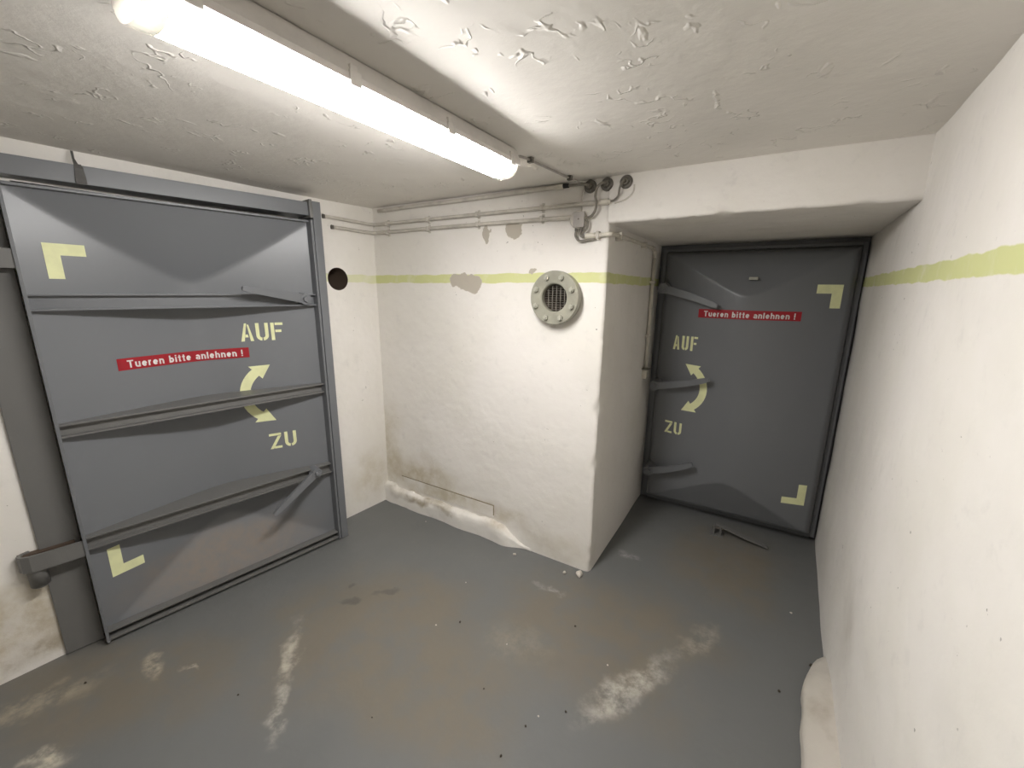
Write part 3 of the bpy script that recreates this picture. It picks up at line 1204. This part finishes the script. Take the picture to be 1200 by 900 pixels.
thing_tube('cable', [(-.62, YB - .008, 2.15), (-.625, YB - .008, 2.115), (-.66, YB - .008, 2.088), (-.71, YB - .010, 2.076)], .004, M_COND,
           'painted-over thin cable curving along the lintel below the last gland', 'cable', 'loose cables by the glands')

# lamp feed on the ceiling
lf = tag(empty('lamp_cable', (-.93, 1.8, H)), 'grey cable from the lamp end across the ceiling to the corner', 'cable')
pts = [(LX + .035, LY1 + .02, H - .030), (-.937, 1.60, H - .014), (-.930, 1.75, H - .010), (-.915, 1.95, H - .010), (-.895, 2.05, H - .014), (-.862, YB - .012, H - .026)]
obj('sheath', tube(bmesh.new(), [(x + .93, y - 1.8, z - H) for x, y, z in pts], .005, 10, 6), M_GREYPL, lf, True)
for x, y in ((-.934, 1.66), (-.905, 2.0)):
    obj('cable_clip', nb(x + .93 - .012, x + .93 + .012, y - 1.8 - .010, y - 1.8 + .010, -.022, .002, .003), M_GLAND, lf)

# junction box
jb = tag(empty('junction_box', (-.895, YB, 2.012)), 'small grey junction box with square lid below the cable glands', 'junction box')
obj('box_base', lathe(bmesh.new(), [(.045, 0), (.045, .022), (.040, .030), (.0005, .030)], 28, RX), M_COND, jb)
obj('box_lid', nb(-.020, .040, -.040, -.026, -.040, .036, .004), M_GREYPL, jb)
bm = bmesh.new()
cyl(bm, (.010, -.0405, .0), (.010, -.042, .0), .004, None, 10)
obj('lid_screw', bm, M_GLAND, jb)
for x in (-.008, .018):
    bm = bmesh.new()
    cyl(bm, (x, -.018, -.036), (x, -.018, -.056), .009, .008, 12)
    obj('cable_entry', bm, M_GLAND, jb)
thing_tube('cable', [(-.903, YB - .018, 1.958), (-.905, YB - .02, 1.935), (-.890, YB - .02, 1.912), (-.868, YB - .02, 1.906), (-.845, YB - .018, 1.910), (-.80, YB - .018, 1.916)], .0065, M_CABLE,
           'grey cable looping from the junction box along under the short pale conduit', 'cable', 'loose cables by the glands')
thing_tube('cable', [(-.877, YB - .018, 1.958), (-.880, YB - .022, 1.942), (-.872, YB - .022, 1.930), (-.852, YB - .020, 1.930)], .0065, M_CABLE,
           'grey cable from the junction box into the short pale conduit', 'cable', 'loose cables by the glands')
thing_tube('cable', [(-.852, YB - .03, 2.010), (-.838, YB - .03, 1.995), (-.840, YB - .03, 1.965), (-.858, YB - .026, 1.95), (-.868, YB - .022, 1.938)], .0055, M_CABLE,
           'grey cable looping down beside the junction box', 'cable', 'loose cables by the glands')

# short conduit on the back wall, and its continuation inside the recess
sc_ = tag(empty('conduit', (-.80, YB, 1.93)), 'short pale conduit between the junction box and the wall corner', 'conduit')
obj('pipe', tube(bmesh.new(), [(-.05, -.018, 0), (.0, -.018, 0), (.04, -.018, .001), (.07, -.018, .002), (.083, -.012, .003)], .0105, 12, 5), M_CONDW, sc_, True)
obj('end_sleeve', cyl(bmesh.new(), (-.05, -.018, 0), (.0, -.018, 0), .0145, None, 14), M_CONDW, sc_)
obj('saddle', nb(.007, .023, -.032, .003, -.018, .020, .004), M_COND, sc_)
rc_ = tag(empty('conduit', (XB, 2.5, 1.94)), 'pale level conduit high on the recess side wall with a bend at its end', 'conduit')
obj('pipe', tube(bmesh.new(), [(.016, YB - 2.5 - .006, -.005), (.021, YB - 2.5 + .012, -.004), (.019, YB - 2.5 + .06, -.003), (.0185, -.1, 0), (.0185, .47, 0)], .0105, 12, 6), M_CONDW, rc_, True)
obj('elbow', tube(bmesh.new(), [(.0185, .45, 0), (.0185, .50, -.002), (.0185, .528, -.022), (.0185, .535, -.06)], .0135, 12, 5), M_COND, rc_, True)
for y, z in ((2.24, 1.938), (2.75, 1.94)):
    obj('saddle', nb(-.003, .034, y - 2.51, y - 2.49, z - 1.962, z - 1.922, .004), M_COND, rc_)
dc_ = tag(empty('conduit', (XB, 3.035, 1.88)), 'pale upright conduit dropping beside the recessed door to the contact box', 'conduit')
obj('pipe', tube(bmesh.new(), [(.0185, 0, 0), (.0185, 0, -.4), (.0185, -.002, -.77)], .0125, 12, 1), M_CONDW, dc_, True)
for z in (1.72, 1.35):
    obj('saddle', nb(-.003, .036, -.023, .023, z - 1.89, z - 1.87, .004), M_COND, dc_)
# door contact at the foot of that conduit
sw = tag(empty('door_contact', (XB, 3.03, 1.09)), 'small pale contact box at the lower end of the recess conduit', 'switch')
obj('body', nb(-.002, .034, -.022, .022, -.050, .020, .004), M_CONDW, sw)
obj('plate', nb(-.002, .050, -.040, .030, .0201, .026, .001), M_GLAND, sw)


# ------------------------------------------------------------------ floor catch in front of the recessed door
fc = tag(empty('floor_catch', (-.12, 3.0, 0)), 'steel floor catch with long bar lying before the recessed door', 'door catch')
for x in (-.030, .012):
    bm = bmesh.new()
    box(bm, x, x + .010, -.035, .025, -.003, .060, .003)
    obj('cheek', bm, M_STEEL2, fc)
bm = bmesh.new()
cyl(bm, (-.036, -.005, .046), (.028, -.005, .046), .008, None, 12)
obj('pin', bm, M_GLAND, fc)
bm = bmesh.new()
rows = []
for x, y, z in ((-.018, -.004, .075), (.05, -.006, .060), (.16, -.012, .034), (.30, -.016, .010)):
    rows.append([bm.verts.new((x, y + a * .017, z + b * .006)) for a, b in ((-1, -1), (1, -1), (1, 1), (-1, 1))])
for a, b in zip(rows, rows[1:]):
    for k in range(4):
        bm.faces.new((a[k], a[(k + 1) % 4], b[(k + 1) % 4], b[k]))
bm.faces.new(rows[0])
bm.faces.new(rows[-1][::-1])
obj('bar', bm, M_STEEL2, fc)
obj('foot_plate', nb(-.05, .035, -.045, .035, -.004, .004, .001), M_STEEL2, fc)

# grimy strap hanging over the door frame from the ceiling
bm = bmesh.new()
ST = Matrix.Translation(A0) @ Matrix.Rotation(ANG, 4, 'Z')
pp = [(.218, .10, 2.196), (.218, .09, 2.165), (.220, .06, 2.138), (.221, .020, 2.132), (.222, .013, 2.118), (.222, .012, 2.085), (.222, .013, 2.058)]
rows = []
for i, p in enumerate(pp):
    w = .004 + .012 * min(1, max(0, (i - 1) / 4))
    rows.append([bm.verts.new(ST @ Vector((p[0] + a * w, p[1] + b * .0015, p[2] + b * .0015))) for a, b in ((-1, -1), (1, -1), (1, 1), (-1, 1))])
for a, b in zip(rows, rows[1:]):
    for k in range(4):
        bm.faces.new((a[k], a[(k + 1) % 4], b[(k + 1) % 4], b[k]))
bm.faces.new(rows[0])
bm.faces.new(rows[-1][::-1])
tag(obj('hanging_strap', bm, M_SOOT), 'thin grimy strap from the ceiling over the ribbed door frame', 'strap')


# ------------------------------------------------------------------ crumbs and grit on the floor
def crumb(name, x, y, size, mat, seed, flatz=.7):
    rnd = random.Random(seed)
    bm = bmesh.new()
    bmesh.ops.create_icosphere(bm, subdivisions=2, radius=1.0)
    zmin = 9
    for v in bm.verts:
        k = 1 + .45 * noise.noise(v.co * 1.3 + Vector((seed * 3.1, 0, 0))) + .2 * noise.noise(v.co * 3 + Vector((0, seed, 0)))
        v.co = Vector((v.co.x * k * size, v.co.y * k * size * .8, v.co.z * k * size * flatz))
        zmin = min(zmin, v.co.z)
    for v in bm.verts:
        v.co.z -= zmin
    o = obj(name, bm, mat)
    o.location = (x, y, floor_fn(x, y).z)
    o.rotation_euler = (0, 0, rnd.random() * 6)
    return o


tag(crumb('plaster_crumb', -.776, 2.066, .024, M_CRUMB, 3), 'largest pale plaster crumb, lying at the foot of the wall corner', 'plaster crumb', 'plaster crumbs on the floor')
tag(crumb('plaster_crumb', -.858, 2.035, .011, M_CRUMB, 4), 'small pale plaster crumb beside the big crumb at the corner', 'plaster crumb', 'plaster crumbs on the floor')
tag(crumb('plaster_crumb', -1.204, 2.027, .010, M_CRUMB, 5), 'small pale plaster crumb by the end of the plaster foot', 'plaster crumb', 'plaster crumbs on the floor')
CAMP = Vector((0, 0, CAMH))


def on_floor(px, py):
    d = fw + r2 * ((px - 600) / FPX) - u2 * ((py - 450) / FPX)
    p = CAMP + d * (-CAMH / d.z)
    return p.x, p.y


for i, (px, py, s) in enumerate([(539, 729, .006), (674, 734, .005), (663, 834, .005), (616, 851, .005), (587, 886, .005), (913, 810, .006), (567, 807, .004), (436, 840, .003), (279, 814, .004), (100, 800, .005)]):
    tag(crumb('grit', *on_floor(px, py), s, M_GRIT, 20 + i), 'tiny dark grit on the worn grey floor', 'grit', 'dark grit on the floor')
for i, (px, py, s) in enumerate([(631, 839, .004), (546, 682, .004), (511, 732, .004), (927, 718, .007), (499, 611, .005), (594, 755, .004), (712, 779, .004)]):
    tag(crumb('plaster_chip', *on_floor(px, py), s, M_CRUMB, 40 + i, .4), 'tiny pale plaster chip on the worn grey floor', 'plaster chip', 'pale chips on the floor')
tag(crumb('dead_leaf', *on_floor(952, 781), .012, M_GRIT, 61, .5), 'dark shrivelled leaf bit at the start of the right kerb', 'leaf')
